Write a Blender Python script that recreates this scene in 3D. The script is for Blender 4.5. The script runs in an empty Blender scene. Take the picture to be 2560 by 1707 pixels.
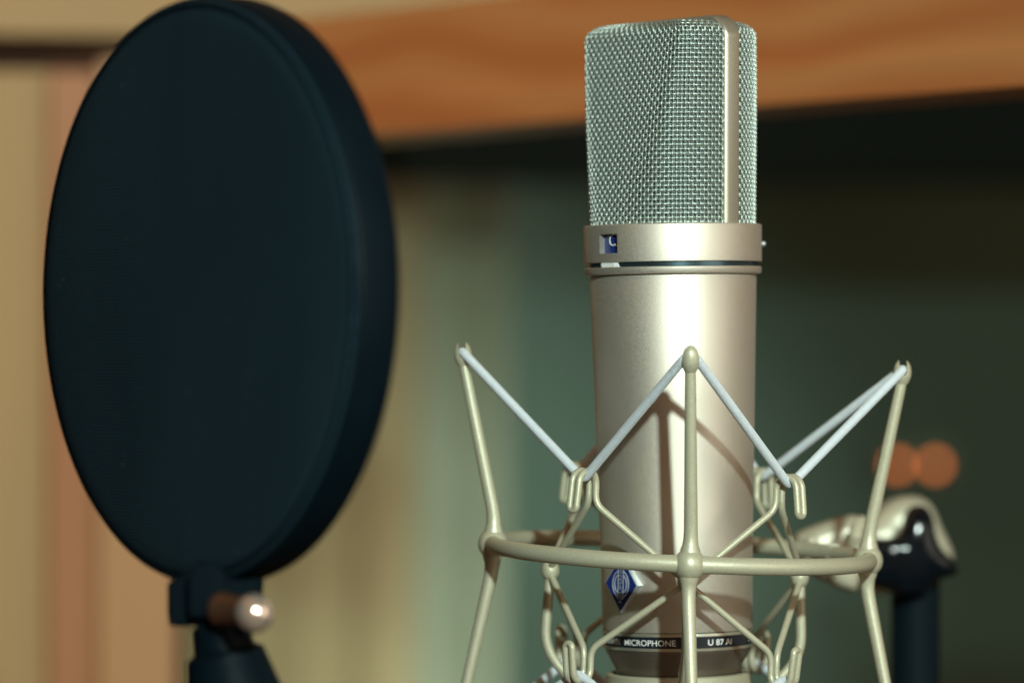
import bpy, bmesh, math, random
import numpy as np
from mathutils import Matrix, Vector
random.seed(4)
SC = bpy.context.scene
COL = SC.collection
R = math.radians

# ------------------------------------------------------------------ camera
FP = 9956.0                      # focal length in photo pixels (2560 wide)
cd = bpy.data.cameras.new('camera'); cam = bpy.data.objects.new('camera', cd); COL.objects.link(cam)
cd.sensor_width = 36; cd.lens = FP / 2560 * 36
cam.location = (0, 0, 0); cam.rotation_euler = (R(90), 0, 0)
cd.clip_start = 0.02; cd.clip_end = 60
cd.dof.use_dof = True; cd.dof.focus_distance = 1.207; cd.dof.aperture_fstop = 5.8
SC.camera = cam

# ------------------------------------------------------------------ world and lamps
w = bpy.data.worlds.new('World'); SC.world = w; w.use_nodes = True
nt = w.node_tree; nt.nodes.clear()
out = nt.nodes.new('ShaderNodeOutputWorld'); bg = nt.nodes.new('ShaderNodeBackground')
tc = nt.nodes.new('ShaderNodeTexCoord'); sp = nt.nodes.new('ShaderNodeSeparateXYZ')
rmp = nt.nodes.new('ShaderNodeValToRGB'); mp = nt.nodes.new('ShaderNodeMapRange')
nt.links.new(tc.outputs['Generated'], sp.inputs[0]); nt.links.new(sp.outputs['X'], mp.inputs['Value'])
mp.inputs['From Min'].default_value = -1; mp.inputs['From Max'].default_value = 1
nt.links.new(mp.outputs[0], rmp.inputs[0]); nt.links.new(rmp.outputs[0], bg.inputs['Color'])
e = rmp.color_ramp.elements
e[0].position = 0.0; e[0].color = (0.06, 0.085, 0.075, 1)
e[1].position = 1.0; e[1].color = (0.62, 0.38, 0.23, 1)
for p_, c_ in ((0.11, (0.10, 0.09, 0.07, 1)), (0.25, (0.60, 0.28, 0.12, 1)), (0.42, (0.46, 0.225, 0.105, 1)), (0.62, (0.44, 0.24, 0.125, 1))):
    q_ = e.new(p_); q_.color = c_
bg.inputs['Strength'].default_value = 0.40
nt.links.new(bg.outputs[0], out.inputs[0])

def area(name, loc, target, size, power, color, shape='DISK', sy=None, spread=180):
    l = bpy.data.lights.new(name, 'AREA'); l.shape = shape; l.size = size
    if sy: l.size_y = sy
    l.energy = power; l.color = color; l.spread = R(spread)
    o = bpy.data.objects.new(name, l); COL.objects.link(o); o.location = loc
    o.rotation_euler = (Vector(target) - Vector(loc)).to_track_quat('-Z', 'Y').to_euler(); return o
MIC = Vector((0.052, 1.25, 0.0))
def dirv(az, el, d): return MIC + Vector((math.sin(R(az)) * math.cos(R(el)), -math.cos(R(az)) * math.cos(R(el)), math.sin(R(el)))) * d
area('flash_lamp', dirv(8.0, 16.5, 1.35), MIC, 0.050, 20, (0.84, 1.0, 0.92))
area('warm_side_lamp', dirv(50, 8, 1.3), MIC, 0.8, 3.4, (1.0, 0.92, 0.78))
SC.view_settings.view_transform = 'Standard'; SC.view_settings.look = 'None'
SC.view_settings.exposure = 0; SC.view_settings.gamma = 1
SC.cycles.use_denoising = True
try: SC.cycles.denoiser = 'OPENIMAGEDENOISE'
except Exception: pass
SC.cycles.max_bounces = 8

# ------------------------------------------------------------------ helpers
def W(px, py, d): return Vector(((px - 1280) / FP * d, d, -(py - 853.5) / FP * d))
S = 1.25 / FP                    # one photo pixel at the microphone, in metres

class MB:
    def __init__(s): s.v = []; s.f = []; s.uv = []
    def add(s, verts, faces, uvs=None):
        b = len(s.v); s.v.extend([tuple(x) for x in verts])
        for i, fc in enumerate(faces):
            s.f.append([b + k for k in fc])
            s.uv.append(uvs[i] if uvs else [(0, 0)] * len(fc))
    def tube(s, pts, rad, n=10, closed=False, caps=True):
        P = np.array([tuple(p) for p in pts], float); m = len(P)
        rad = np.full(m, rad) if np.isscalar(rad) else np.array(rad, float)
        if closed: T = np.roll(P, -1, 0) - np.roll(P, 1, 0)
        else:
            T = np.empty_like(P); T[1:-1] = P[2:] - P[:-2]; T[0] = P[1] - P[0]; T[-1] = P[-1] - P[-2]
        T /= np.linalg.norm(T, axis=1)[:, None] + 1e-12
        a = np.array([0, 0, 1.0]) if abs(T[0][2]) < 0.9 else np.array([1.0, 0, 0])
        N = np.cross(T[0], a); N /= np.linalg.norm(N); Ns = [N]
        for i in range(1, m):
            N = Ns[-1] - T[i] * np.dot(Ns[-1], T[i]); N /= np.linalg.norm(N) + 1e-12; Ns.append(N)
        Ns = np.array(Ns); B = np.cross(T, Ns)
        if closed:   # spread the closing twist
            N2 = Ns[-1] - T[0] * np.dot(Ns[-1], T[0]); N2 /= np.linalg.norm(N2)
            tw = math.atan2(np.dot(N2, B[0]), np.dot(N2, Ns[0]))
            an = -tw * np.arange(m) / m; c, q = np.cos(an)[:, None], np.sin(an)[:, None]
            Ns, B = Ns * c + B * q, B * c - Ns * q
        L = np.concatenate([[0], np.cumsum(np.linalg.norm(np.diff(P, axis=0), axis=1))])
        vs = []
        for k in range(n):
            t = 2 * math.pi * k / n
            vs.append(P + (Ns * math.cos(t) + B * math.sin(t)) * rad[:, None])
        V = np.stack(vs, 1).reshape(-1, 3)
        F, U = [], []
        rng = m if closed else m - 1
        for i in range(rng):
            j = (i + 1) % m; li = L[i]; lj = L[j] if j else L[-1] + np.linalg.norm(P[0] - P[-1])
            for k in range(n):
                k2 = (k + 1) % n
                F.append([i * n + k, i * n + k2, j * n + k2, j * n + k])
                U.append([(k / n, li), ((k + 1) / n, li), ((k + 1) / n, lj), (k / n, lj)])
        if caps and not closed:
            F.append(list(range(n))[::-1]); U.append([(0, 0)] * n)
            F.append([(m - 1) * n + k for k in range(n)]); U.append([(0, 0)] * n)
        s.add(V, F, U); return s
    def lathe(s, prof, n=64, M=None, closed=False):
        """prof: list of (r,z). revolve about z."""
        V, F, U = [], [], []; m = len(prof)
        for k in range(n):
            t = 2 * math.pi * k / n
            for r, z in prof: V.append(Vector((r * math.cos(t), r * math.sin(t), z)))
        L = [0]
        for i in range(1, m): L.append(L[-1] + math.hypot(prof[i][0] - prof[i-1][0], prof[i][1] - prof[i-1][1]))
        for k in range(n):
            k2 = (k + 1) % n
            for i in range(m if closed else m - 1):
                j = (i + 1) % m
                F.append([k * m + i, k2 * m + i, k2 * m + j, k * m + j])
                U.append([(k / n, L[i]), ((k + 1) / n, L[i]), ((k + 1) / n, L[j]), (k / n, L[j])])
        if M: V = [M @ v for v in V]
        s.add(V, F, U); return s
    def sphere(s, c, r, nu=24, nv=14, sc=(1, 1, 1), M=None):
        prof = [(max(1e-7, r * math.sin(math.pi * i / nv)), -r * math.cos(math.pi * i / nv)) for i in range(nv + 1)]
        m_ = Matrix.Translation(c) @ (M if M else Matrix()) @ Matrix.Diagonal((*sc, 1))
        return s.lathe(prof, nu, m_)
    def box(s, lo, hi, M=None):
        x0, y0, z0 = lo; x1, y1, z1 = hi
        V = [Vector(p) for p in ((x0,y0,z0),(x1,y0,z0),(x1,y1,z0),(x0,y1,z0),(x0,y0,z1),(x1,y0,z1),(x1,y1,z1),(x0,y1,z1))]
        if M: V = [M @ v for v in V]
        s.add(V, [[0,3,2,1],[4,5,6,7],[0,1,5,4],[1,2,6,5],[2,3,7,6],[3,0,4,7]]); return s
    def prism(s, outline, z0, z1, M=None, bev=0.0, steps=3):
        """outline (x,y) list, extruded along z with rounded rims"""
        n = len(outline); o = np.array(outline, float)
        nx = np.roll(o, -1, 0) - np.roll(o, 1, 0); nn = np.stack([nx[:, 1], -nx[:, 0]], 1)
        nn /= np.linalg.norm(nn, axis=1)[:, None] + 1e-12
        area_ = 0.5 * np.sum(o[:, 0] * np.roll(o[:, 1], -1) - np.roll(o[:, 0], -1) * o[:, 1])
        if area_ < 0: nn = -nn
        lay = []
        if bev > 0:
            for i in range(steps + 1):
                t = math.pi / 2 * i / steps; lay.append((bev * (1 - math.sin(t)), z0 + bev * (1 - math.cos(t))))
            for i in range(steps + 1):
                t = math.pi / 2 * i / steps; lay.append((bev * (1 - math.cos(t)), z1 - bev * (1 - math.sin(t))))
        else: lay = [(0, z0), (0, z1)]
        V = []
        for ins, z in lay:
            for p, q in zip(o, nn): V.append(Vector((p[0] - q[0] * ins, p[1] - q[1] * ins, z)))
        F = []
        for l in range(len(lay) - 1):
            for k in range(n):
                k2 = (k + 1) % n; F.append([l*n+k, l*n+k2, (l+1)*n+k2, (l+1)*n+k])
        F.append(list(range(n))[::-1]); F.append([(len(lay)-1)*n + k for k in range(n)])
        if M: V = [M @ v for v in V]
        s.add(V, F); return s
    def build(s, name, mat, parent=None, sharp=40, loc=None, **tags):
        me = bpy.data.meshes.new(name)
        V = [Vector(v) for v in s.v]
        if loc is not None: V = [v - Vector(loc) for v in V]
        me.from_pydata(V, [], s.f)
        uv = me.uv_layers.new(name='UVMap')
        flat = [c for f in s.uv for p in f for c in p]
        if len(flat) == len(uv.data) * 2: uv.data.foreach_set('uv', flat)
        bm = bmesh.new(); bm.from_mesh(me); bmesh.ops.recalc_face_normals(bm, faces=bm.faces); bm.to_mesh(me); bm.free()
        me.shade_smooth(); me.set_sharp_from_angle(angle=R(sharp))
        me.materials.append(mat)
        o = bpy.data.objects.new(name, me); COL.objects.link(o)
        if loc is not None: o.location = loc
        if parent:
            o.parent = parent
            o.matrix_parent_inverse = parent.matrix_world.inverted() if not parent.parent and parent.type == 'EMPTY' else Matrix()
            if parent.type == 'EMPTY': o.matrix_parent_inverse = Matrix.Translation(parent.location).inverted()
            elif parent.get('_root'): o.matrix_parent_inverse = Matrix()
        for k, v in tags.items(): o[k] = v
        return o
def thing(name, loc, label, cat, group=None):
    o = bpy.data.objects.new(name, None); COL.objects.link(o); o.location = loc
    o.empty_display_size = 0.01; o['label'] = label; o['category'] = cat
    if group: o['group'] = group
    return o
def sub(mb, name, mat, part, **t):
    """sub-part: child of a part that sits at the thing's origin offset"""
    o = mb.build(name, mat, None, **t); o.parent = part
    inv = Matrix(part.matrix_parent_inverse)
    o.matrix_parent_inverse = (inv.inverted() @ Matrix()) if False else Matrix()
    return o
def boolean(o, cutter_mb, op='DIFFERENCE'):
    c = cutter_mb.build('cutter', o.data.materials[0])
    c.matrix_parent_inverse = o.matrix_parent_inverse
    if o.parent: c.parent = o.parent; c.matrix_parent_inverse = o.matrix_parent_inverse
    m = o.modifiers.new('b', 'BOOLEAN'); m.operation = op; m.object = c; m.solver = 'EXACT'
    bpy.context.view_layer.update()
    dg = bpy.context.evaluated_depsgraph_get(); me = bpy.data.meshes.new_from_object(o.evaluated_get(dg))
    o.modifiers.clear(); old = o.data; o.data = me; me.name = old.name
    me.set_sharp_from_angle(angle=R(35))
    bpy.data.objects.remove(c, do_unlink=True)
def smooth_path(pts, r=0.002, seg=5):
    """fillet the corners of a polyline"""
    pts = [Vector(p) for p in pts]; o = [pts[0]]
    for i in range(1, len(pts) - 1):
        a, b, c = pts[i-1], pts[i], pts[i+1]
        rr = min(r, (a-b).length * 0.48, (c-b).length * 0.48)
        p0 = b + (a-b).normalized() * rr; p1 = b + (c-b).normalized() * rr
        for k in range(seg + 1):
            t = k / seg; o.append(p0*(1-t)**2 + b*2*t*(1-t) + p1*t*t)
    o.append(pts[-1]); return o
def densify(pts, step):
    o = []
    for a, b in zip(pts[:-1], pts[1:]):
        n = max(1, int((b-a).length / step))
        for k in range(n): o.append(a.lerp(b, k/n))
    o.append(pts[-1]); return o

# ------------------------------------------------------------------ materials
def mat(name, col, rough=0.5, metal=0.0, spec=0.5, noise=None, bump=None, coat=0, sheen=0, uvwave=None, **kw):
    m = bpy.data.materials.new(name); m.use_nodes = True; t = m.node_tree; n = t.nodes; b = n['Principled BSDF']
    b.inputs['Base Color'].default_value = (*col, 1); b.inputs['Roughness'].default_value = rough
    b.inputs['Metallic'].default_value = metal; b.inputs['Specular IOR Level'].default_value = spec
    b.inputs['Coat Weight'].default_value = coat
    if sheen: b.inputs['Sheen Weight'].default_value = sheen; b.inputs['Sheen Roughness'].default_value = 0.4
    c = n.new('ShaderNodeTexCoord')
    if noise:           # (scale, amount, roughness amount)
        x = n.new('ShaderNodeTexNoise'); x.inputs['Scale'].default_value = noise[0]; x.inputs['Detail'].default_value = 3
        t.links.new(c.outputs['Object'], x.inputs['Vector'])
        mx = n.new('ShaderNodeMix'); mx.data_type = 'RGBA'; mx.blend_type = 'MIX'
        mx.inputs['A'].default_value = (*[k * (1 - noise[1]) for k in col], 1)
        mx.inputs['B'].default_value = (*[min(1, k * (1 + noise[1])) for k in col], 1)
        t.links.new(x.outputs['Fac'], mx.inputs['Factor']); t.links.new(mx.outputs['Result'], b.inputs['Base Color'])
        mr = n.new('ShaderNodeMapRange'); mr.inputs['From Min'].default_value = .3; mr.inputs['From Max'].default_value = .7
        mr.inputs['To Min'].default_value = rough - noise[2]; mr.inputs['To Max'].default_value = rough + noise[2]
        t.links.new(x.outputs['Fac'], mr.inputs['Value']); t.links.new(mr.outputs[0], b.inputs['Roughness'])
    hgt = None
    if bump:            # (scale, strength, distance)
        y = n.new('ShaderNodeTexNoise'); y.inputs['Scale'].default_value = bump[0]; y.inputs['Detail'].default_value = 2
        t.links.new(c.outputs['Object'], y.inputs['Vector'])
        bp = n.new('ShaderNodeBump'); bp.inputs['Strength'].default_value = bump[1]; bp.inputs['Distance'].default_value = bump[2]
        t.links.new(y.outputs['Fac'], bp.inputs['Height']); t.links.new(bp.outputs[0], b.inputs['Normal'])
    if uvwave:          # (scale along v, strength, distance)
        sx = n.new('ShaderNodeSeparateXYZ'); t.links.new(c.outputs['UV'], sx.inputs[0])
        ma = n.new('ShaderNodeMath'); ma.operation = 'MULTIPLY'; ma.inputs[1].default_value = uvwave[0]
        ad = n.new('ShaderNodeMath'); ad.operation = 'MULTIPLY_ADD'; ad.inputs[1].default_value = 12.566
        t.links.new(sx.outputs['Y'], ma.inputs[0]); t.links.new(sx.outputs['X'], ad.inputs[0]); t.links.new(ma.outputs[0], ad.inputs[2])
        si = n.new('ShaderNodeMath'); si.operation = 'SINE'; t.links.new(ad.outputs[0], si.inputs[0])
        nz = n.new('ShaderNodeTexNoise'); nz.inputs['Scale'].default_value = 1400; t.links.new(c.outputs['Object'], nz.inputs['Vector'])
        a2 = n.new('ShaderNodeMath'); a2.operation = 'MULTIPLY_ADD'; a2.inputs[1].default_value = 1.5
        t.links.new(nz.outputs['Fac'], a2.inputs[0]); t.links.new(si.outputs[0], a2.inputs[2])
        bp = n.new('ShaderNodeBump'); bp.inputs['Strength'].default_value = uvwave[1]; bp.inputs['Distance'].default_value = uvwave[2]
        t.links.new(a2.outputs[0], bp.inputs['Height']); t.links.new(bp.outputs[0], b.inputs['Normal'])
    return m
M_NICKEL = mat('satin_nickel', (0.66, 0.63, 0.545), 0.56, 0.90, noise=(2600, 0.10, 0.07), bump=(2200, 0.35, 0.00006))
M_STRAP = mat('satin_nickel_trim', (0.50, 0.515, 0.425), 0.34, 0.8, noise=(2600, 0.06, 0.05))
M_BASE = mat('dark_nickel_base', (0.22, 0.19, 0.15), 0.45, 0.85, noise=(2600, 0.10, 0.06), bump=(2200, 0.3, 0.00006))
M_WIRE = mat('bright_steel_wire', (0.52, 0.61, 0.56), 0.42, 0.85)
M_MOUNT = mat('champagne_enamel', (0.50, 0.495, 0.36), 0.44, 0.30, noise=(2300, 0.22, 0.10), bump=(1700, 0.5, 0.00010))
M_CORD = mat('white_elastic_cord', (0.64, 0.72, 0.78), 0.7, 0, sheen=0.3, noise=(900, 0.12, 0.05), uvwave=(2 * math.pi / 0.00048, 0.55, 0.00012))
M_BLACK = mat('black_groove', (0.008, 0.012, 0.015), 0.35)
M_GROOVE = mat('dark_polished_groove', (0.05, 0.09, 0.11), 0.25, 0.8)
M_BLUE = mat('blue_enamel', (0.008, 0.024, 0.15), 0.35, 0.0, spec=0.25)
M_WHITE = mat('white_paint', (0.80, 0.82, 0.80), 0.4)
M_SILVER = mat('silver_emblem', (0.60, 0.65, 0.70), 0.35, 0.6)
M_BANDBLK = mat('black_enamel_band', (0.006, 0.012, 0.018), 0.3)
M_FABRIC = mat('black_nylon_fabric', (0.0045, 0.0150, 0.0200), 0.9, 0, spec=0.15)
M_HOOP = mat('black_plastic_hoop', (0.0016, 0.0055, 0.0085), 0.5, 0, spec=0.05, noise=(60, 0.2, 0.06))
M_CHROME = mat('coppery_chrome', (0.80, 0.66, 0.56), 0.16, 0.8, noise=(200, 0.05, 0.03))
M_COPPER = mat('dark_copper', (0.20, 0.10, 0.06), 0.3, 0.8)
M_GLOSS = mat('glossy_black_plastic', (0.002, 0.005, 0.008), 0.14, 0, spec=0.3)
M_CLAMP = mat('black_rubberised_clamp', (0.0012, 0.0050, 0.0080), 0.75, 0, spec=0.06)
M_POLE = mat('black_pole_paint', (0.004, 0.010, 0.014), 0.5, spec=0.06)
M_IVORY = mat('ivory_enamel', (0.52, 0.51, 0.38), 0.35, 0.15, noise=(2000, 0.08, 0.05))

def fabric_weave(m):
    t = m.node_tree; n = t.nodes; b = n['Principled BSDF']; c = n.new('ShaderNodeTexCoord')
    hs = []
    for ax, sc in (('X', 1), ('Y', 1)):
        wv = n.new('ShaderNodeTexWave'); wv.bands_direction = ax; wv.inputs['Scale'].default_value = 330
        wv.inputs['Distortion'].default_value = 1.0; wv.inputs['Detail'].default_value = 1; wv.inputs['Detail Scale'].default_value = 2
        t.links.new(c.outputs['Object'], wv.inputs['Vector']); hs.append(wv)
    ml = n.new('ShaderNodeMath'); ml.operation = 'ADD'
    t.links.new(hs[0].outputs['Fac'], ml.inputs[0]); t.links.new(hs[1].outputs['Fac'], ml.inputs[1])
    bp = n.new('ShaderNodeBump'); bp.inputs['Strength'].default_value = 0.6; bp.inputs['Distance'].default_value = 0.0003
    t.links.new(ml.outputs[0], bp.inputs['Height']); t.links.new(bp.outputs[0], b.inputs['Normal'])
    mr = n.new('ShaderNodeMapRange'); mr.inputs['From Min'].default_value = 0.6; mr.inputs['From Max'].default_value = 1.6
    nz = n.new('ShaderNodeTexNoise'); nz.inputs['Scale'].default_value = 22; nz.inputs['Detail'].default_value = 4
    mpn = n.new('ShaderNodeMapping'); mpn.inputs['Scale'].default_value = (1, 0.35, 1)
    t.links.new(c.outputs['Object'], mpn.inputs[0]); t.links.new(mpn.outputs[0], nz.inputs['Vector'])
    t.links.new(ml.outputs[0], mr.inputs['Value'])
    m2 = n.new('ShaderNodeMath'); m2.operation = 'MULTIPLY'; t.links.new(mr.outputs[0], m2.inputs[0]); t.links.new(nz.outputs['Fac'], m2.inputs[1])
    mx = n.new('ShaderNodeMix'); mx.data_type = 'RGBA'
    mx.inputs['A'].default_value = (0.0012, 0.0100, 0.0180, 1); mx.inputs['B'].default_value = (0.024, 0.056, 0.070, 1)
    t.links.new(m2.outputs[0], mx.inputs['Factor'])
    vo = n.new('ShaderNodeTexVoronoi'); vo.inputs['Scale'].default_value = 260; t.links.new(c.outputs['Object'], vo.inputs['Vector'])
    lt = n.new('ShaderNodeMath'); lt.operation = 'LESS_THAN'; lt.inputs[1].default_value = 0.055; t.links.new(vo.outputs['Distance'], lt.inputs[0])
    n2 = n.new('ShaderNodeTexNoise'); n2.inputs['Scale'].default_value = 35; t.links.new(c.outputs['Object'], n2.inputs['Vector'])
    g2 = n.new('ShaderNodeMath'); g2.operation = 'GREATER_THAN'; g2.inputs[1].default_value = 0.56; t.links.new(n2.outputs['Fac'], g2.inputs[0])
    m3 = n.new('ShaderNodeMath'); m3.operation = 'MULTIPLY'; t.links.new(lt.outputs[0], m3.inputs[0]); t.links.new(g2.outputs[0], m3.inputs[1])
    mx2 = n.new('ShaderNodeMix'); mx2.data_type = 'RGBA'; mx2.inputs['B'].default_value = (0.14, 0.17, 0.18, 1)
    t.links.new(m3.outputs[0], mx2.inputs['Factor']); t.links.new(mx.outputs['Result'], mx2.inputs['A']); t.links.new(mx2.outputs['Result'], b.inputs['Base Color'])
fabric_weave(M_FABRIC)

def wood(name, dark, light, scale, dist, rot=(0, 0, 0), rough=0.4, stretch=(1, 1, 1)):
    m = bpy.data.materials.new(name); m.use_nodes = True; t = m.node_tree; n = t.nodes; b = n['Principled BSDF']
    c = n.new('ShaderNodeTexCoord'); mpn = n.new('ShaderNodeMapping'); mpn.inputs['Rotation'].default_value = rot
    mpn.inputs['Scale'].default_value = stretch
    t.links.new(c.outputs['Object'], mpn.inputs[0])
    nz = n.new('ShaderNodeTexNoise'); nz.inputs['Scale'].default_value = scale * .35; nz.inputs['Detail'].default_value = 2
    t.links.new(mpn.outputs[0], nz.inputs['Vector'])
    wv = n.new('ShaderNodeTexWave'); wv.bands_direction = 'Z'; wv.inputs['Scale'].default_value = scale
    wv.inputs['Distortion'].default_value = dist; wv.inputs['Detail'].default_value = 3; wv.inputs['Detail Scale'].default_value = 0.6
    t.links.new(mpn.outputs[0], wv.inputs['Vector'])
    av = n.new('ShaderNodeMath'); av.operation = 'MULTIPLY_ADD'; av.inputs[1].default_value = 0.6
    t.links.new(wv.outputs['Fac'], av.inputs[0]); 
    hf = n.new('ShaderNodeMath'); hf.operation = 'MULTIPLY'; hf.inputs[1].default_value = 0.5
    t.links.new(nz.outputs['Fac'], hf.inputs[0]); t.links.new(hf.outputs[0], av.inputs[2])
    mx = n.new('ShaderNodeMix'); mx.data_type = 'RGBA'; mx.inputs['A'].default_value = (*dark, 1); mx.inputs['B'].default_value = (*light, 1)
    t.links.new(av.outputs[0], mx.inputs['Factor']); t.links.new(mx.outputs['Result'], b.inputs['Base Color'])
    b.inputs['Roughness'].default_value = rough; return m
M_BEAM = wood('orange_pine', (0.42, 0.125, 0.035), (0.53, 0.235, 0.085), 6.5, 9, stretch=(.8, .8, 1.6))
M_JAMB = wood('brown_pine', (0.37, 0.16, 0.065), (0.42, 0.20, 0.09), 5, 2, stretch=(2.5, 2.5, .2))
M_CREAMW = wood('pale_wood', (0.42, 0.225, 0.100), (0.47, 0.27, 0.125), 5, 2, stretch=(2.5, 2.5, .2))
M_CREAM = mat('cream_wall_paint', (0.43, 0.30, 0.145), 0.7, noise=(4, 0.08, 0.05))
M_DARKGAP = mat('gap_shade_brown', (0.055, 0.022, 0.010), 0.7, spec=0.2)  # dark brown that stands in for shade in the gap and jamb edge
M_TEAL = mat('green_acoustic_cloth', (0.092, 0.146, 0.112), 0.9, spec=0.1, noise=(2.5, 0.12, 0.03))
M_KHAKI = mat('khaki_curtain_cloth', (0.36, 0.33, 0.19), 0.9, spec=0.1, noise=(3, 0.1, 0.03))
M_OLIVE = mat('sage_curtain_cloth', (0.22, 0.265, 0.185), 0.9, spec=0.1, noise=(3, 0.1, 0.03))
M_DARK = mat('near_black_shade', (0.010, 0.016, 0.013), 0.8, spec=0.1)
M_FLOOR = wood('dark_floor_boards', (0.10, 0.06, 0.035), (0.16, 0.10, 0.06), 3, 2)

# ------------------------------------------------------------------ background room
def slab(name, quad, thick, m, parent=None, **t):
    """a board whose front face is the vertical quad between two ground points and two heights"""
    (x0, y0), (x1, y1), z0, z1 = quad
    d = Vector((x1-x0, y1-y0, 0)); L = d.length; d.normalize(); nrm = Vector((-d.y, d.x, 0))
    if nrm.y < 0: nrm = -nrm
    M = Matrix(((d.x, nrm.x, 0, x0), (d.y, nrm.y, 0, y0), (0, 0, 1, 0), (0, 0, 0, 1)))
    return MB().box((0, 0, z0), (L, thick, z1), M).build(name, m, parent, **t)
# the beam recedes to the left of the picture
A = Vector((-0.092, 1.77)); Bp = Vector((0.180, 1.40)); dB = (Bp - A).normalized()
frame = thing('window_frame', (-0.16, 1.86, -1.2), 'orange pine window frame with thick header beam behind the two microphone tools', 'window frame')
frame['label'] = 'blurred wooden window frame with an orange header beam and brown jamb'
P0 = A - dB * 0.10; P1 = Bp + dB * 0.35
slab('header_beam', ((P0.x, P0.y), (P1.x, P1.y), 0.103, 0.1432), 0.05, M_BEAM, frame)
nB = Vector((-dB.y, dB.x));  nB = nB if nB.y > 0 else -nB
Q0 = P0 - nB * 0.004; Q1 = P1 - nB * 0.004
slab('lower_molding', ((Q0.x, Q0.y), (Q1.x, Q1.y), 0.0895, 0.1028), 0.05, M_BEAM, frame)
def xz(px, d): return ((px - 1280) / FP * d, d)
def zz(py, d): return -(py - 853.5) / FP * d
slab('jamb', (xz(125, 1.90), xz(248, 1.90), -1.2, zz(180, 1.9)), 0.05, M_JAMB, frame)
slab('inner_casing', (xz(249, 1.885), xz(438, 1.885), -1.2, zz(150, 1.885)), 0.06, M_CREAMW, frame)
slab('jamb_edge', (xz(439, 1.90), xz(470, 1.93), -1.2, zz(150, 1.9)), 0.06, M_DARKGAP, frame)  # shade along the jamb's right edge, put into the colour
slab('shadow_gap_strip', (xz(-200, 1.96), xz(640, 1.96), zz(220, 1.98), zz(20, 1.98)), 0.02, M_DARKGAP, frame)  # shade below the upper wall, painted as a dark strip
slab('wall', (xz(-500, 1.92), xz(124, 1.92), -1.2, zz(178, 1.92)), 0.03, M_CREAM, kind='structure')
slab('upper_wall', (xz(-500, 1.90), xz(1400, 1.98), zz(78, 1.9), 0.6), 0.05, M_CREAM, kind='structure')

def drape(name, m, px0, px1, d, folds, depth, z0, z1, label, seed=0, skew=0):
    rr = random.Random(seed); mb = MB(); n = 160; rows = 14
    x0, x1 = (px0-1280)/FP*d, (px1-1280)/FP*d; V = []
    ph = [rr.uniform(0, 6) for _ in range(4)]
    for side in (0, 1):
        for j in range(rows + 1):
            z = z0 + (z1 - z0) * j / rows
            for i in range(n + 1):
                u = i / n
                y = d + depth * (math.sin(u*folds*6.283 + ph[0] + .4*math.sin(z*2+ph[1])) + .35*math.sin(u*folds*11.3 + ph[2] + z))
                V.append((x0 + (x1-x0)*u + skew*(z0 + z)*.0 + 0.01*math.sin(z*1.5+ph[3]), y + side*0.004, z))
    F = []; k = (rows+1)*(n+1)
    for j in range(rows):
        for i in range(n):
            a = j*(n+1)+i; F.append([a, a+1, a+n+2, a+n+1]); F.append([k+a, k+a+n+1, k+a+n+2, k+a+1])
    for j in range(rows):
        for i in (0, n):
            a = j*(n+1)+i; F.append([a, a+n+1, k+a+n+1, k+a])
    mb.add(V, F); o = mb.build(name, m, None); o['label'] = label; o['category'] = 'curtain'; return o
drape('curtain', M_KHAKI, 380, 1030, 3.3, 3.3, 0.006, -1.25, 0.75, 'khaki folded curtain hanging just right of the round black screen', 2)
drape('curtain', M_OLIVE, 1045, 1285, 3.5, 1.5, 0.003, -1.25, 0.75, 'pale sage green curtain hanging beside the khaki one', 5)
bw = MB(); bw.box((-3, 3.9, -1.25), (3.2, 4.0, 1.4)); bw.build('back_wall', M_TEAL, kind='structure')
fl = MB(); fl.box((-3, -1.5, -1.30), (3.2, 4.0, -1.25)); fl.build('floor', M_FLOOR, kind='structure')
val = thing('under_beam_shade', W(1700, 400, 3.0), 'near-black board standing in for the deep shade under the orange beam', 'shade board')
MB().box((W(700, 1, 3.0).x, 3.0, W(1, 440, 3.0).z), (W(3000, 1, 3.0).x, 3.2, W(1, 40, 3.0).z)).build('shade_board', M_DARK, val)  # added board, its near-black colour is the shade under the beam
def spot(name, loc, target, power, color, angle, blend=1.0, size=0.1):
    l = bpy.data.lights.new(name, 'SPOT'); l.energy = power; l.color = color; l.spot_size = R(angle); l.spot_blend = blend; l.shadow_soft_size = size
    o = bpy.data.objects.new(name, l); COL.objects.link(o); o.location = loc
    o.rotation_euler = (Vector(target) - Vector(loc)).to_track_quat('-Z', 'Y').to_euler(); return o
spot('wall_fill_spot', (0.75, 2.2, -0.75), W(1180, 1620, 3.8), 110, (0.90, 1.0, 0.92), 29)  # added unseen spot, makes the bright fade on the back wall
spot('curtain_fill_spot', (0.45, 2.0, -0.9), W(880, 1680, 3.3), 50, (1.0, 0.95, 0.80), 27)  # second added spot, out of view, brightens the khaki curtain
spot('wood_fill_spot', (-0.9, 0.9, 0.9), (-0.2, 1.9, 0.05), 28, (1.0, 0.78, 0.50), 60)  # added out-of-view spot that warms the beam and frame

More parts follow.
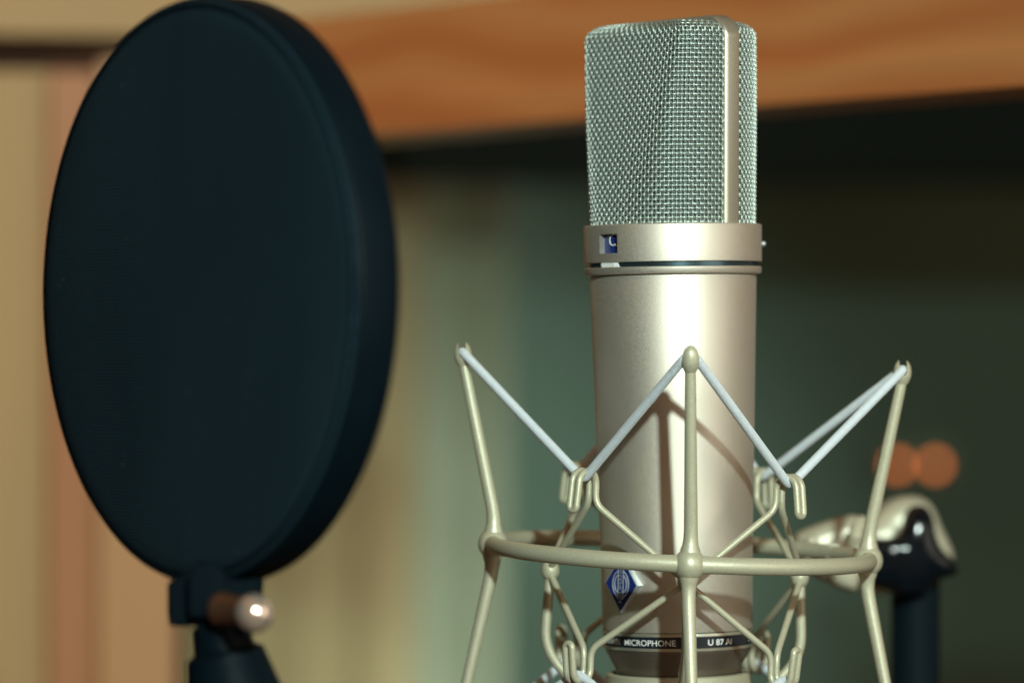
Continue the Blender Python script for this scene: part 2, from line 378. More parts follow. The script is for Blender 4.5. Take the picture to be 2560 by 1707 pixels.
# small orange pilot lights on a rack far behind
rack = thing('pilot_light_panel', W(2285, 1160, 2.75), 'small dark panel with two glowing orange pilot lights, far behind the mount', 'light panel')
MB().box((W(2190,1,2.75).x, 2.75, W(1,1215,2.75).z), (W(2390,1,2.75).x, 2.80, W(1,1105,2.75).z)).build('panel_box', M_TEAL, rack)
m_em = bpy.data.materials.new('orange_pilot_glow'); m_em.use_nodes = True
b_ = m_em.node_tree.nodes['Principled BSDF']; b_.inputs['Base Color'].default_value = (.3, .08, .02, 1)
b_.inputs['Emission Color'].default_value = (1, .25, .06, 1); b_.inputs['Emission Strength'].default_value = 2.8
for px in (2243, 2338):
    MB().sphere(W(px, 1162, 2.745), 0.0040, sc=(1, .5, 1)).build('pilot_light', m_em, rack)

# ------------------------------------------------------------------ microphone
# local frame in photo pixels: origin on the axis at picture height 853.5
MM = Matrix.Translation(((1684.7-1280)*S, 1.25, 0)) @ Matrix.Rotation(R(-0.73), 4, 'Y') @ Matrix.Diagonal((S, S, S, 1))
def Y(py): return 853.5 - py
def az(a, r, z):     # azimuth from the camera side, positive to the right
    return Vector((r*math.sin(R(a)), -r*math.cos(R(a)), z))
mic = thing('microphone', MM @ Vector((0, 0, Y(1700))), 'large satin nickel studio microphone with a woven wire head, upright inside the shock mount', 'microphone')
def lath(name, prof, m, n=128, parent=mic, closed=False, **t):
    return MB().lathe(prof, n, MM, closed).build(name, m, parent, **t)
lath('body', [(150, Y(690)), (207.5, Y(690)), (208, Y(691)), (200, Y(1000)), (190.5, Y(1350)), (187.4, Y(1567.5)), (186.6, Y(1569)), (150, Y(1569)), (150, Y(690))], M_NICKEL)
lath('trim_ring', [(150, Y(1570.6)), (187.3, Y(1570.6)), (187.9, Y(1571.4)), (187.9, Y(1578)), (187.2, Y(1578.8)), (150, Y(1578.8)), (150, Y(1570.6))], M_STRAP)
band = lath('label_band', [(150, Y(1579.2)), (185.6, Y(1579.2)), (185.2, Y(1606.6)), (150, Y(1606.6)), (150, Y(1579.2))], M_BANDBLK)
lath('trim_ring', [(150, Y(1607)), (187.0, Y(1607)), (187.6, Y(1607.8)), (187, Y(1614)), (184, Y(1615.2)), (150, Y(1615.2)), (150, Y(1607))], M_STRAP)
lath('tapered_base', [(100, Y(1615.6)), (182, Y(1615.6)), (181, Y(1622)), (157, Y(1667)), (156, Y(1700)), (100, Y(1700)), (100, Y(1615.6))], M_BASE)
# collar with groove and lip
collar = lath('collar', [(196, Y(563.5)), (219, Y(563.5)), (221.5, Y(565)), (222.5, Y(568)), (222, Y(655.5)), (220.5, Y(657)), (196, Y(657)), (196, Y(563.5))], M_NICKEL, n=160)
lath('groove_ring', [(190, Y(656.5)), (215, Y(656.5)), (215, Y(669.5)), (190, Y(669.5)), (190, Y(656.5))], M_GROOVE)
lath('lower_lip', [(190, Y(669)), (219.5, Y(669)), (221, Y(670.5)), (220.5, Y(684)), (218.5, Y(686.5)), (205, Y(687)), (203.5, Y(690.5)), (190, Y(690.5)), (190, Y(669))], M_NICKEL)
lath('collar_shelf', [(20, Y(566)), (197, Y(566)), (197, Y(690)), (20, Y(690)), (20, Y(566))], M_BLACK)
# window
AZF = -47.5
cut = MB()
AZW = -48.3
Rw = MM @ Matrix.Rotation(R(AZW), 4, 'Z')      # local: -y is the window normal
cut.box((-32, -260, Y(634.5)), (32, -199, Y(587)), Rw)
boolean(collar, cut)
plate = MB()
outl = []
V = []; F = []
for i in range(13):
    a = -17 + 34*i/12
    for z in (Y(640), Y(582)): V.append(MM @ az(AZW + a, 205, z))
for i in range(12): F.append([2*i, 2*i+2, 2*i+3, 2*i+1])
plate.add(V, F); wp = plate.build('pattern_window', M_BLUE, mic)
cv = []
for i in range(49):
    t = 2*math.pi*i/48 + math.pi/2*0
    rr_ = 12.0*(1 - math.sin(t)) + .35
    x = rr_*math.cos(t)*1.15; z = -rr_*math.sin(t)
    # cusp down: flip
    z = (-rr_*math.sin(t)) * 1.0
    cv.append((x, z))
zmid = sum(c[1] for c in cv)/len(cv)
cm = MB(); cm.tube([MM @ az(AZW + 2.4 + math.degrees(x/206.5), 206.5, Y(606) + z - zmid) for x, z in cv[:-1]], 1.35*S, 8, closed=True)
cmo = cm.build('polar_pattern_symbol', M_WHITE, None); cmo.parent = wp
# switch slider in the groove
sl = MB(); ol = []
for k in range(5):
    sl.box((-28 + k*9.2, -218.5, Y(668.5)), (-28 + k*9.2 + 8.2, -212, Y(658.0)), Rw)
sl.add([Rw @ Vector(p) for p in ((18,-218.5,Y(668.5)),(32,-216,Y(668.5)),(32,-212,Y(668.5)),(18,-212,Y(668.5)),(18,-218.5,Y(658)),(26,-216,Y(658)),(26,-212,Y(658)),(18,-212,Y(658)))],
       [[0,3,2,1],[4,5,6,7],[0,1,5,4],[1,2,6,5],[2,3,7,6],[3,0,4,7]])
sl.build('slider_switch', M_WHITE, mic, sharp=30)
# tiny knob at the right side of the collar
kn = MB(); kn.tube([MM @ az(93, 218, Y(612)), MM @ az(93, 228, Y(612))], 3.2*S, 12); kn.sphere(MM @ az(93, 228, Y(612)), 6.4*S, 16, 10)
kn.build('switch_knob', M_SILVER, mic)

# lettering wrapped round the black band
def text_mesh(body, m, height, width, place, name, parent, bold=0.0, rot=0):
    cu = bpy.data.curves.new(name, 'FONT'); cu.body = body; cu.size = 1; cu.offset = bold; cu.resolution_u = 6
    cu.fill_mode = 'BOTH'; cu.extrude = 0.0
    ob = bpy.data.objects.new(name, cu); COL.objects.link(ob); bpy.context.view_layer.update()
    me = bpy.data.meshes.new_from_object(ob.evaluated_get(bpy.context.evaluated_depsgraph_get()))
    bpy.data.objects.remove(ob, do_unlink=True)
    bm = bmesh.new(); bm.from_mesh(me)
    bmesh.ops.triangulate(bm, faces=bm.faces[:])
    bmesh.ops.subdivide_edges(bm, edges=[e for e in bm.edges if e.calc_length() > .25], cuts=2)
    xs = [v.co.x for v in bm.verts]; ys = [v.co.y for v in bm.verts]
    x0, x1, y0, y1 = min(xs), max(xs), min(ys), max(ys)
    for v in bm.verts:
        v.co = place((v.co.x - x0)/(x1-x0)*width, (v.co.y - y0)/(y1-y0)*height)
    bm.to_mesh(me); bm.free(); me.materials.clear(); me.materials.append(m)
    o = bpy.data.objects.new(name, me); COL.objects.link(o); o.parent = parent; return o
def wrap(az0, zb, r): return lambda x, y: MM @ az(az0 + math.degrees(x/r), r, zb + y)
def band_text(body, a0, a1, h=14.6, bold=0.004):
    r = 186.0; text_mesh(body, M_WHITE, h, r*R(a1-a0), wrap(a0, Y(1600.6), r), 'lettering', band, bold)
band_text('MICROPHONE', -47.0, -3.8)
band_text('U 87 Ai', 21.3, 43.3, 14.8, 0.016)
band_text('NEUMANN', -84.0, -52.6)
band_text('P 48', 69.0, 82.0)

# badge: blue rhombus with silver edge
Rb = MM @ Matrix.Rotation(R(-45.6), 4, 'Z') @ Matrix.Translation((0, 0, Y(1458))) @ Matrix.Rotation(R(3.0), 4, 'Y') @ Matrix.Translation((0, 0, -Y(1458)))
def rh(hw, hh): return [(-hw, 0), (0, -hh), (hw, 0), (0, hh)]
def badge(hw, hh, y0, y1, m, name, parent):
    V = [Rb @ Vector((x, -y, Y(1460) + z)) for y in (y0, y1) for x, z in rh(hw, hh)]
    return V
mb = MB(); Vb = [Rb @ Vector((x, -y, Y(1449)+z)) for (y, k) in ((170, 1.0), (199, 1.0), (201.5, .975)) for x, z in rh(55.5*k, 71*k)]
mb.add(Vb, [[3,2,1,0]] + [[l*4+i, l*4+(i+1) % 4, (l+1)*4+(i+1) % 4, (l+1)*4+i] for l in (0, 1) for i in range(4)] + [[8,9,10,11]])
bdg = mb.build('badge', M_SILVER, mic, sharp=20)
mb = MB(); Vb = [Rb @ Vector((x, -y, Y(1449)+z)) for y in (201, 202.3) for x, z in rh(52, 67)]
mb.add(Vb, [[3,2,1,0],[4,5,6,7]] + [[i, (i+1) % 4, 4+(i+1) % 4, 4+i] for i in range(4)])
fce = mb.build('badge_face', M_BLUE, None, sharp=20); fce.parent = bdg
em = MB()
def P3(x, z, y=203.0): return Rb @ Vector((x, -y, Y(1449)+z))
for rad in (27, 20):
    for sgn in (-1, 1):
        a0 = math.asin(min(1, 9.5/rad))
        em.tube([P3(sgn*rad*math.cos(t), rad*1.25*math.sin(t)) for t in np.linspace(-math.pi/2 + a0, math.pi/2 - a0, 24)], 1.5*S, 6)
for x in (-8.6, 8.6): em.tube([P3(x, -37), P3(x, 37)], 1.3*S, 6)
emo = em.build('emblem', M_SILVER, None); emo.parent = bdg
text_mesh('NEUMANN', M_SILVER, 10.4, 92, lambda x, y: P3(5.2 - y, x - 46), 'lettering', bdg, 0.0)

# woven wire head --------------------------------------------------
Z0, Z1 = Y(566), Y(64); RC = 34.0
def head_rc(z):
    t = (z - Z0)/(Z1 - Z0); return 204 + 11*t
def head_d(z):
    t = max(0, (z - Z0)/(Z1 - Z0)); return head_rc(z)*(1 - 0.40*t) + 2
def outline(z, N=400):
    rc, d = head_rc(z), head_d(z); pts = []
    ph = np.linspace(-math.pi/2, math.pi/2, N)
    c = np.maximum(np.cos(ph), 1e-4); a = np.full(N, rc); b = d/c
    k = 26.0; rho = (a**-k + b**-k)**(-1/k)
    U = rho*np.sin(ph); Nn = rho*np.cos(ph)
    L = np.concatenate([[0], np.cumsum(np.hypot(np.diff(U), np.diff(Nn)))])
    return U, Nn, L/L[-1]
_cache = {}
def surf(a, m):
    """a in 0..1 across the half outline, m = distance up the meridian in px"""
    Hs = (Z1 - RC) - Z0; arc = RC*math.pi/2
    if m <= Hs: z = Z0 + m; ins = 0; tau = 0
    elif m <= Hs + arc:
        th = (m - Hs)/RC; z = Z1 - RC + RC*math.sin(th); ins = RC*(1 - math.cos(th)); tau = 0
    else: z = Z1; ins = RC; tau = (m - Hs - arc)
    key = round(z, 1)
    if key not in _cache: _cache[key] = outline(z)
    U, Nn, L = _cache[key]
    u = np.interp(a, L, U); n = np.interp(a, L, Nn)
    u = u*(1 - ins*1.8/head_rc(z)); n = n*(1 - ins/head_d(z))
    if tau: n = n*max(0, 1 - tau/(head_d(z)-RC)); 
    return np.stack([u, n, np.full_like(u, z)], -1) if np.ndim(u) else np.array([u, n, z])
MTOT = (Z1-RC-Z0) + RC*math.pi/2 + (head_d(Z1)-RC) - 22
def weave_mesh(name, frontsign, m_, parent):
    ncol, pr = 58, 11.0
    nrow = int(MTOT/pr); mb = MB(); amp = 2.15; wr = 1.8*S
    HM = MM @ Matrix.Rotation(R(AZF + (0 if frontsign > 0 else 180)), 4, 'Z')
    # cache a fine grid of points and normals
    sub_ = 4
    na, nm = ncol*sub_ + 1, nrow*sub_ + 1
    A_ = np.linspace(0.047, 0.953, na); M_ = np.linspace(-6, MTOT, nm)
    G = np.empty((nm, na, 3))
    for j, mm in enumerate(M_):
        Hs = (Z1 - RC) - Z0
        G[j] = surf(A_, max(mm, 0))
        if mm < 0: G[j, :, 2] += mm
    du = np.gradient(G, axis=1); dv = np.gradient(G, axis=0)
    N_ = np.cross(du, dv); N_ /= np.linalg.norm(N_, axis=2)[:, :, None] + 1e-9
    cen = np.array([0, 0, 0]); 
    sg = np.sign(np.sum(N_[nm//3, na//2]*np.array([0, 1, 0]))) or 1
    N_ *= sg
    rs = np.random.RandomState(3)
    def loc(p): return HM @ Vector((p[0], -p[1], p[2]))
    ph_r = math.pi/sub_
    for c in range(ncol + 1):       # upright wires
        i = min(c*sub_, na-1); jj = np.arange(nm)
        off = 2.6*np.tanh(1.8*np.cos(math.pi*jj/sub_))*(1 if c % 2 else -1) + rs.normal(0, .12)
        sh = rs.normal(0, .25)
        mb.tube([loc(G[j, i] + N_[j, i]*off[j] + np.array([sh, 0, 0])) for j in range(nm)], 2.15*S, 6, caps=False)
    for r_ in range(nrow + 1):      # cross wires
        j = min(r_*sub_, nm-1); ii = np.arange(na)
        off = -amp*np.cos(math.pi*ii/sub_)*(1 if r_ % 2 else -1)*(-1) * -1
        off = 0.9*np.cos(math.pi*ii/sub_)*(1 if r_ % 2 == 0 else -1) - 0.4
        sh = rs.normal(0, .25)
        mb.tube([loc(G[j, i] + N_[j, i]*off[i] + np.array([0, 0, sh])) for i in range(na)], 1.7*S, 6, caps=False)
    gr = mb.build(name, m_, parent, sharp=80)
    # fine inner screen just behind the wires
    mb = MB(); st = 4; rows_ = list(range(0, nm, st)); cols_ = list(range(0, na, st)); V = []
    for j in rows_:
        for i in cols_: V.append(loc(G[j, i] - N_[j, i]*7.5))
    F = []; UV = []; C_ = len(cols_)
    for j in range(len(rows_)-1):
        for i in range(C_-1):
            F.append([j*C_+i, j*C_+i+1, (j+1)*C_+i+1, (j+1)*C_+i]); UV.append([(i, j), (i+1, j), (i+1, j+1), (i, j+1)])
    mb.add(V, F, UV); inn = mb.build('inner_screen', M_SCREEN, None, sharp=80); inn.parent = gr
    return gr
M_SCREEN = mat('fine_inner_screen', (0.2, 0.24, 0.22), 0.6, 0.25, spec=0.2)
def screen_nodes(m):
    t = m.node_tree; n = t.nodes; b = n['Principled BSDF']; c = n.new('ShaderNodeTexCoord')
    mpn = n.new('ShaderNodeMapping'); mpn.inputs['Rotation'].default_value = (0, 0, R(45)); mpn.inputs['Scale'].default_value = (2.3, 2.3, 1)
    ck = n.new('ShaderNodeTexChecker'); ck.inputs['Scale'].default_value = 1
    nz = n.new('ShaderNodeTexNoise'); nz.inputs['Scale'].default_value = 2.7; nz.inputs['Detail'].default_value = 3
    t.links.new(c.outputs['UV'], mpn.inputs[0]); t.links.new(mpn.outputs[0], ck.inputs['Vector']); t.links.new(c.outputs['UV'], nz.inputs['Vector'])
    ck.inputs['Color1'].default_value = (0.30, 0.38, 0.36, 1); ck.inputs['Color2'].default_value = (0.006, 0.030, 0.034, 1)
    mx = n.new('ShaderNodeMix'); mx.data_type = 'RGBA'; mx.blend_type = 'MULTIPLY'; mx.inputs['Factor'].default_value = .6
    t.links.new(ck.outputs['Color'], mx.inputs['A']); t.links.new(nz.outputs['Color'], mx.inputs['B'])
    t.links.new(mx.outputs['Result'], b.inputs['Base Color'])
screen_nodes(M_SCREEN)
weave_mesh('front_grille', 1, M_WIRE, mic)
weave_mesh('rear_grille', -1, M_WIRE, mic)

# strap over the head
def strap():
    zt = Z1 + 14; path = []
    hw0 = lambda z: head_rc(z) + 7.5; rcn = 60
    for z in np.linspace(Z0 - 4, zt - rcn, 14): path.append((hw0(z), z))
    w_ = hw0(zt)
    for t in np.linspace(0, math.pi/2, 12)[1:]: path.append((w_ - rcn + rcn*math.cos(t), zt - rcn + rcn*math.sin(t)))
    full = path + [(-u, z) for u, z in path[::-1]]
    prof = []
    hw, th, br = 27.5, 22.0, 11.0
    for cx, cy, a0 in ((hw-br, 0, 0), (-(hw-br), 0, 90)):
        for k in range(5):
            a = R(a0 + 90*k/4); prof.append((cx + br*math.cos(a), -br + br*math.sin(a)))
    prof += [(-hw, -th), (hw, -th)]
    HM = MM @ Matrix.Rotation(R(AZF), 4, 'Z'); V = []; n = len(prof); F = []
    for i, (u, z) in enumerate(full):
        a = full[max(0, i-1)]; b = full[min(len(full)-1, i+1)]
        t = Vector((b[0]-a[0], b[1]-a[1])).normalized(); nr = Vector((t.y, -t.x))
        for s_, o_ in prof: V.append(HM @ Vector((u + nr.x*o_, s_, z + nr.y*o_)))
    for i in range(len(full)-1):
        for k in range(n): F.append([i*n+k, i*n+(k+1) % n, (i+1)*n+(k+1) % n, (i+1)*n+k])
    F.append(list(range(n))); F.append([(len(full)-1)*n+k for k in range(n)])
    mb = MB(); mb.add(V, F); return mb.build('head_band', M_STRAP, mic, sharp=50)
strap()

# ------------------------------------------------------------------ shock mount
def rotm(y, p, r):
    return Matrix.Rotation(r, 4, 'Y') @ Matrix.Rotation(p, 4, 'X') @ Matrix.Rotation(y, 4, 'Z')
RM = Matrix.Translation((0.05293, 1.25, -0.06603)) @ rotm(0.00374, 0.01051, 0.04442)
BM = Matrix.Translation((0.05129, 1.25, -0.07277)) @ rotm(0.04566, -0.00162, 0.03083)
def pol(M, r, a, h, tan=0.0):
    v = az(a, r, h); tt = Vector((math.cos(R(a)), math.sin(R(a)), 0)); return M @ (v + tt*tan)
mount = thing('shock_mount', RM @ Vector((0, 0, -0.06)), 'champagne wire spider shock mount with white elastic cords cradling the microphone', 'shock mount')
RR = 0.05889
rg = MB(); pts = []; rad = []
for k in range(192):
    a = 360*k/192; dd = min(a % 90, 90 - a % 90)
    pts.append(pol(RM, RR, a, 0)); rad.append(0.00262 + 0.0004*math.exp(-(dd/4.0)**2))
rg.tube(pts, rad, 20, closed=True); ring = rg.build('outer_ring', M_MOUNT, mount)
tops = {-90: W(1158, 903, 1.251), 0: W(1726, 917, 1.1815), 90: W(2256, 947, 1.246), 180: pol(RM, RR+0.0095, 180, 0.057)}
tips = {-90: W(1155, 852, 1.251), 0: W(1727, 862, 1.180), 90: W(2257, 897, 1.246), 180: pol(RM, RR+0.0105, 180, 0.0645)}
# lower arms: fixed by where they leave the frame
low = {-90: W(1128, 1880, 1.251), 0: W(1734, 1880, 1.183), 90: W(2246, 1880, 1.246), 180: pol(RM, RR+0.0095, 180, -0.059)}
slot = {}
for a in (-90, 0, 90, 180):
    node = pol(RM, RR, a, 0)
    nd = MB(); nd.sphere(node, 0.0047, 28, 18, sc=(1, 1, 1.06)); 
    nd.build('ring_node', M_MOUNT, mount)
    for sgn, end, tp in ((1, tops[a], tips[a]), (-1, low[a], None)):
        if tp is None: tp = end + (end - node).normalized()*0.0065
        # stem leaves the node upright, then leans out
        up = pol(RM, RR, a, sgn*0.0085)
        path = smooth_path([node, up, end], 0.006, 6); path = densify(path, 0.0025)
        L = (end-node).length; rad = []
        for p in path:
            s_ = (p-node).length; rad.append(0.00165 + 0.00055*(1 - s_/L) + 0.0011*math.exp(-max(0, s_-0.0040)/0.0016))
        mb = MB(); mb.tube(path, rad, 18); arm = mb.build('arm', M_MOUNT, mount)
        # split bud at the tip
        axis = (tp - end).normalized(); H = (tp-end).length
        radial = (pol(RM, RR+.02, a, 0) - pol(RM, RR, a, 0)).normalized()
        zl = axis; yl = (radial - zl*radial.dot(zl)).normalized(); xl = yl.cross(zl)
        Mb = Matrix(((xl.x, yl.x, zl.x, end.x), (xl.y, yl.y, zl.y, end.y), (xl.z, yl.z, zl.z, end.z), (0, 0, 0, 1)))
        prof = []; wmax = 0.00282
        H0 = -0.0016; Ht = H
        for k in range(25):
            t = k/24; z = H0 + (Ht-H0)*t
            prof.append((max(1e-6, wmax*math.sqrt(max(0, 1-((t-0.42)/0.58)**2.3)) if t > 0.42 else wmax*(0.60+0.40*math.sin(math.pi/2*t/0.42))), z))
        
        prof = [(1e-6, prof[0][1])] + prof
        bud = MB().lathe(prof, 28, Mb).build('cord_fork', M_MOUNT, None, sharp=60)
        zs = 0.0010
        c = MB(); sw = 0.00118
        outl = [(-sw, zs+sw), (-sw, .02), (sw, .02), (sw, zs+sw)] + [(sw*math.cos(t), zs+sw+sw*-math.sin(t)) for t in np.linspace(0.3, math.pi-0.3, 8)]
        # prism extruded along local x (tangential)
        Mx = Mb @ Matrix(((0, 0, 1, 0), (1, 0, 0, 0), (0, 1, 0, 0), (0, 0, 0, 1)))
        c.prism(outl, -.01, .01, Mx); boolean(bud, c)
        bud.parent = arm
        slot[(a, sgn)] = Mb @ Vector((0, 0, zs + 0.0019))

# inner wire basket: two zig-zag wires with hooks, joined at four lugs
RJ, RO, RU, HH = 0.0393, 0.0480, 0.0402, 0.0323
WR = 0.00106
for sgn, nm_ in ((1, 'upper_wire_basket'), (-1, 'lower_wire_basket')):
    pts = []
    for q in range(4):
        a0 = q*90; ah = {0: 45.5, 1: 138, 2: 223, 3: 314.3}[q]
        def p(r, a, h, t=0): return pol(BM, r, a, sgn*h, t)
        pts.append(p(RJ, a0, 0.0012, 0.0020 if sgn > 0 else 0.0008))
        g = 0.00138
        arch = 0.5*(RO-RU)
        seq = [p(RU, ah, 0.0222, -g)]
        seq += [p(RU, ah, HH-arch, -g)]
        seq += [p(0.5*(RO+RU) - arch*math.cos(t), ah, HH-arch+arch*math.sin(t), -g) for t in np.linspace(0.25, math.pi-0.25, 9)]
        seq += [p(RO, ah, HH-arch, -g), p(RO+.0008, ah, 0.0217, -g)]
        seq += [p(RO+.0008, ah, 0.0217 - g*math.sin(t), -g*math.cos(t)) for t in np.linspace(0.3, math.pi-0.3, 7)]
        seq += [p(RO+.0008, ah, 0.0217, g), p(RO, ah, HH-arch, g)]
        seq += [p(0.5*(RO+RU) + arch*math.cos(t), ah, HH-arch+arch*math.sin(t), g) for t in np.linspace(0.25, math.pi-0.25, 9)]
        seq += [p(RU, ah, HH-arch, g), p(RU, ah, 0.0222, g)]
        pts += seq
        pts.append(p(RJ, a0+90, 0.0012, -0.0020 if sgn > 0 else -0.0008))
    pts.append(pts[0])
    path = smooth_path(pts, 0.0035, 5)[:-1]
    # drop near-duplicate points
    cl = [path[0]]
    for q_ in path[1:]:
        if (q_-cl[-1]).length > 0.00012: cl.append(q_)
    MB().tube(cl, WR, 12, closed=True).build(nm_, M_MOUNT, mount, sharp=80)
for a in (-90, 0, 90, 180):
    lg = MB(); lg.sphere(pol(BM, RJ, a, 0), 0.0029, 20, 14, sc=(1, 1, 1.25)); lg.build('basket_joint', M_MOUNT, mount)
# elastic cords
CR = 0.00142
for sgn, nm_ in ((1, 'upper_elastic_cord'), (-1, 'lower_elastic_cord')):
    pts = []
    for q, a in enumerate((0, 90, 180, -90)):
        sl_ = slot[(a, sgn)]
        tl = (pol(RM, RR, a, 0, 0.01) - pol(RM, RR, a, 0)).normalized()*0.0016
        pts += [sl_ - tl, sl_ + tl]
        hk = pol(BM, 0.5*(RO+RU), {0: 45.5, 90: 138, 180: 223, -90: -46.2}[a], sgn*(HH - WR - CR - 0.0003)); pts.append(hk)
    pts.append(pts[0])
    path = densify(smooth_path(pts, 0.0022, 5), 0.002)[:-1]
    MB().tube(path, CR, 14, closed=True).build(nm_, M_CORD, mount, sharp=80)
# cup that takes the microphone foot
cp = MB().lathe([(160, Y(1695)), (164, Y(1679)), (176, Y(1679)), (180, Y(1682)), (181, Y(1760)), (158, Y(1760)), (156, Y(1712)), (120, Y(1710)), (120, Y(1704)), (158, Y(1704))], 96, MM, closed=True)
cp.build('base_cup', M_MOUNT, mount)
for a in (0, 90, 180, 270):
    to = 0.0005 if a == 0 else 0
    st = smooth_path([pol(BM, RJ, a, -0.0005, to), pol(BM, RJ+0.0012, a, -0.0245, to), pol(BM, RJ-0.008, a, -0.0350, to), MM @ az(a, 172, Y(1748))], 0.007, 7)
    MB().tube(densify(st, 0.002), 0.0016, 12).build('basket_strut', M_MOUNT, mount, sharp=80)

# swivel behind the ring, right
def pillow(outline_px, d, h, m, name, parent, smooth=3, pw=.45):
    """rounded casting: an outline swollen in depth"""
    o = [Vector(((x-1280)/FP*d, -(y-853.5)/FP*d)) for x, y in outline_px]
    for _ in range(smooth):
        n_ = []
        for i in range(len(o)):
            a, b = o[i], o[(i+1) % len(o)]; n_ += [a*.75 + b*.25, a*.25 + b*.75]
        o = n_
    c = sum(o, Vector((0, 0)))/len(o); n = len(o); L = 14; V = []; F = []
    for l in range(L+1):
        t = -math.pi/2 + math.pi*l/L; k = max(0.01, math.cos(t))**pw; y = d + h/2*(1 + math.sin(t))
        for p in o: V.append((c.x + (p.x-c.x)*k, y, c.y + (p.y-c.y)*k))
    for l in range(L):
        for k in range(n): F.append([l*n+k, l*n+(k+1) % n, (l+1)*n+(k+1) % n, (l+1)*n+k])
    F.append(list(range(n))); F.append([L*n+k for k in range(n)])
    mb = MB(); mb.add(V, F); return mb.build(name, m, parent, sharp=70)
def prism_at(outline_px, d, thick, m, name, parent, bev, tilt=0, smooth=2):
    o = [Vector(((x-1280)/FP*d, -(y-853.5)/FP*d)) for x, y in outline_px]
    for _ in range(smooth):   # Chaikin
        n_ = []
        for i in range(len(o)):
            a, b = o[i], o[(i+1) % len(o)]; n_ += [a*.75 + b*.25, a*.25 + b*.75]
        o = n_
    Mx = Matrix(((1, 0, 0, 0), (0, 0, 1, d), (0, 1, 0, 0), (0, 0, 0, 1)))
    if tilt:
        c = sum(o, Vector((0, 0)))/len(o); Tm = Matrix.Translation((c.x, d, c.y))
        Mx = Tm @ Matrix.Rotation(tilt, 4, 'Z') @ Tm.inverted() @ Mx
    return MB().prism([(p.x, p.y) for p in o], 0, thick, Mx, bev, 5).build(name, m, parent, sharp=50)
pillow([(1985, 1345), (2010, 1325), (2135, 1283), (2165, 1300), (2168, 1400), (2150, 1480), (2130, 1485), (2060, 1455), (1990, 1420)], 1.335, 0.018, M_IVORY, 'swivel_bracket', mount, smooth=2, pw=.3)
bk = MB(); bk.tube([pol(RM, RR, 120, 0), W(2040, 1392, 1.3475), W(2080, 1390, 1.350)], 0.0030, 14); bk.build('bracket_stem', M_IVORY, mount)
lv = MB(); lv.tube(smooth_path([W(2153, 1296, 1.325), W(2138, 1335, 1.32), W(2130, 1366, 1.322)], .003), [0.0019]+[0.0021]*11+[0.0016], 12) if False else lv.tube([W(2156, 1296, 1.325), W(2146, 1316, 1.322), W(2136, 1345, 1.32), W(2131, 1362, 1.321)], [.0014, .0024, .0025, .0015], 14)
lv.build('locking_lever', M_IVORY, mount)
cl_ = MB(); cl_.tube([W(2030, 1340, 1.331), W(2030, 1346, 1.330), W(2028, 1370, 1.330), W(2024, 1402, 1.330)], [.0012, .0022, .0024, .0022], 14); cl_.build('pivot_pin', M_IVORY, mount)

# ------------------------------------------------------------------ microphone stand
stand = thing('microphone_stand', (W(2290, 1, 1.40).x, 1.40, -1.25), 'black microphone stand with glossy lobed knob and ivory flange behind the mount', 'microphone stand')
pillow([(2085, 1335), (2165, 1312), (2190, 1290), (2215, 1260), (2255, 1242), (2310, 1242), (2342, 1270), (2360, 1320), (2384, 1365), (2394, 1398), (2376, 1430), (2300, 1470), (2200, 1500), (2110, 1440)], 1.415, 0.020, M_IVORY, 'ivory_flange', stand)
pillow([(2125, 1346), (2200, 1348), (2240, 1348), (2262, 1330), (2272, 1288), (2290, 1266), (2322, 1266), (2340, 1290), (2346, 1335), (2360, 1375), (2402, 1412), (2406, 1440), (2372, 1450), (2340, 1458), (2330, 1488), (2250, 1500), (2215, 1475), (2140, 1465)], 1.372, 0.026, M_GLOSS, 'lobed_knob', stand, smooth=2, pw=.3)
sc_ = MB(); sc_.sphere(W(2233, 1375, 1.3705), 0.0011, 14, 8); sc_.build('knob_glint_bead', M_SILVER, stand)  # silver bead added in place of a tiny highlight on the knob
pole = MB(); pc = W(2290, 1450, 1.395)
pole.tube([Vector((pc.x, 1.397, pc.z+0.004)), Vector((pc.x, 1.397, -1.235))], 0.0086, 24); pole.build('pole', M_POLE, stand)
MB().lathe([(0, -1.25), (.13, -1.25), (.13, -1.243), (.02, -1.232), (.02, -1.22), (0, -1.22)], 48, Matrix.Translation((pc.x, 1.397, 0))).build('round_base', M_POLE, stand)

# ------------------------------------------------------------------ pop filter
PC = Vector((-0.0880, 1.10, (853.5-727)/FP*1.1)); al = R(53.0)
nrm = Vector((-math.sin(al), -math.cos(al), 0.0)); zl = nrm; yl = Vector((0, 0, 1)); xl = yl.cross(zl)
PM = Matrix(((xl.x, yl.x, zl.x, PC.x), (xl.y, yl.y, zl.y, PC.y), (xl.z, yl.z, zl.z, PC.z), (0, 0, 0, 1)))
pop = thing('pop_filter', W(560, 1700, 1.1), 'round black double fabric pop filter on a black gooseneck, left of the microphone', 'pop filter')
RP = 0.0812
hoop = [(RP-.0065, 0.0003), (RP-.0050, .0012), (RP-.0022, .0013), (RP-.0006, .0004), (RP, -.0012), (RP+.0002, -.0060), (RP, -.0108), (RP-.0006, -.0124), (RP-.0022, -.0133), (RP-.005, -.0132), (RP-.0065, -.0123)]
MB().lathe(hoop, 160, PM, closed=True).build('hoop', M_HOOP, pop, sharp=60)
def disc(name, z, bulge):
    sg = 1 if z > 0 else -1
    pr = [(RP-.0009, z-sg*.0007), (RP-.0012, z-sg*.0002)] + [((RP-.0014)*(1-k/12), z + bulge*math.sin(math.pi/2*k/12)) for k in range(0, 13)]
    pr[-1] = (1e-6, pr[-1][1])
    mb = MB().lathe(pr, 120); o = mb.build(name, M_FABRIC, None, sharp=80)
    o.parent = pop; o.matrix_parent_inverse = Matrix.Translation(pop.location).inverted(); o.matrix_basis = PM; return o
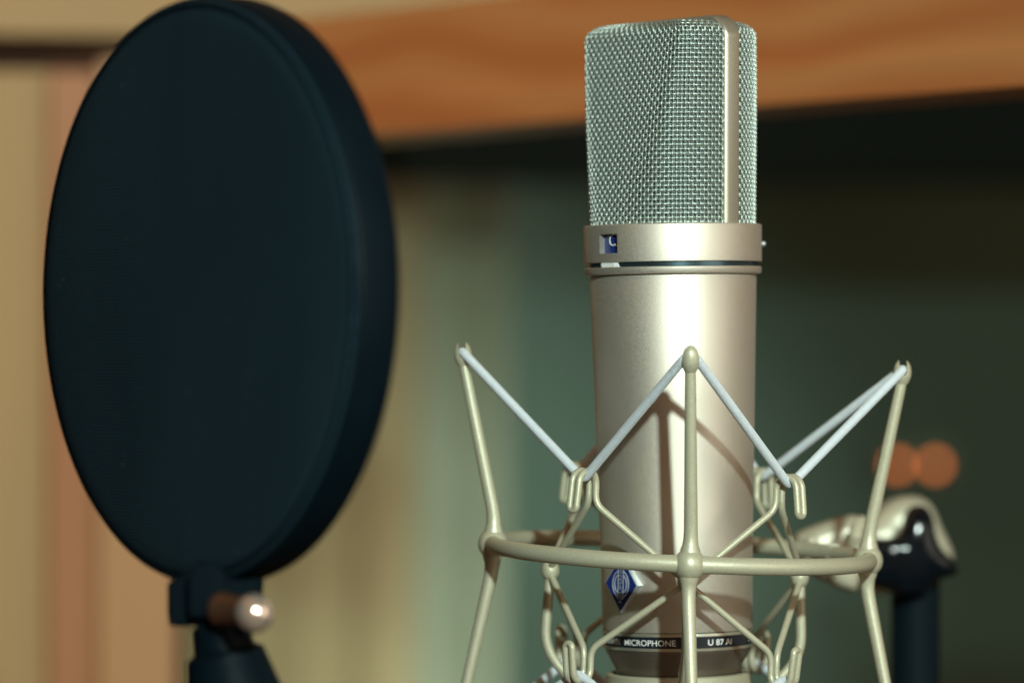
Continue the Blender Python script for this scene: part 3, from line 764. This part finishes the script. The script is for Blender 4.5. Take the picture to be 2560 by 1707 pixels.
disc('front_fabric', 0.0012, 0.0012); disc('rear_fabric', -0.0132, -0.0012)
# clamp block, bracket, knob, gooseneck
prism_at([(420, 1425), (420, 1561), (440, 1566), (500, 1566), (500, 1600), (600, 1600), (640, 1560), (648, 1480), (650, 1425)], 1.085, 0.020, M_CLAMP, 'clamp_block', pop, 0.0012, smooth=1)
prism_at([(470, 1405), (470, 1540), (478, 1546), (560, 1546), (566, 1540), (566, 1405)], 1.080, 0.006, M_CLAMP, 'hoop_clip', pop, 0.0008, smooth=1)
tk = MB(); a_ = W(556, 1522, 1.080); b_2 = W(636, 1532, 1.068); dx = (b_2-a_).normalized()
ML = dx.to_track_quat('Z', 'Y').to_matrix().to_4x4(); ML.translation = a_
Lk = (b_2-a_).length
tk.lathe([(1e-6, -.002), (.0030, -.002), (.0044, -.001), (.0048, 0), (.0048, .0008), (.0044, .0014), (.0042, Lk-.003), (1e-6, Lk-.003)], 40, ML)
tsc = tk.build('thumb_screw', M_COPPER, pop, sharp=50)
tb = MB(); tb.sphere(b_2, 0.0053, 32, 20, M=ML.to_3x3().to_4x4()); tb = tb.build('ball_end', M_CHROME, None); tb.parent = tsc
gn = MB(); g0 = W(548, 1560, 1.092); g1 = W(560, 1622, 1.092); g2 = W(600, 1800, 1.092)
gn.tube([g0, g1], [0.0078, 0.0086], 40); gn.build('neck_socket', M_HOOP, pop, sharp=40)
g1b = g1 + (g2-g1).normalized()*.0006
gn = MB(); gn.tube([g1, g1 + (g2-g1)*.05, g1 + (g2-g1)*.06, g2], [0.0088, 0.0104, 0.0108, 0.0148], 40); gn.build('neck_sleeve', M_HOOP, pop, sharp=30)
e0 = g2; pth = []
ctrl = [g2, g2 + Vector((.02, 0, -.10)), Vector((pc.x-.12, 1.30, -.42)), Vector((pc.x, 1.397, -.36))]
for k in range(31):
    t = k/30; pth.append(ctrl[0]*(1-t)**3 + ctrl[1]*3*t*(1-t)**2 + ctrl[2]*3*t*t*(1-t) + ctrl[3]*t**3)
MB().tube(pth, 0.0055, 16).build('gooseneck', M_POLE, pop)
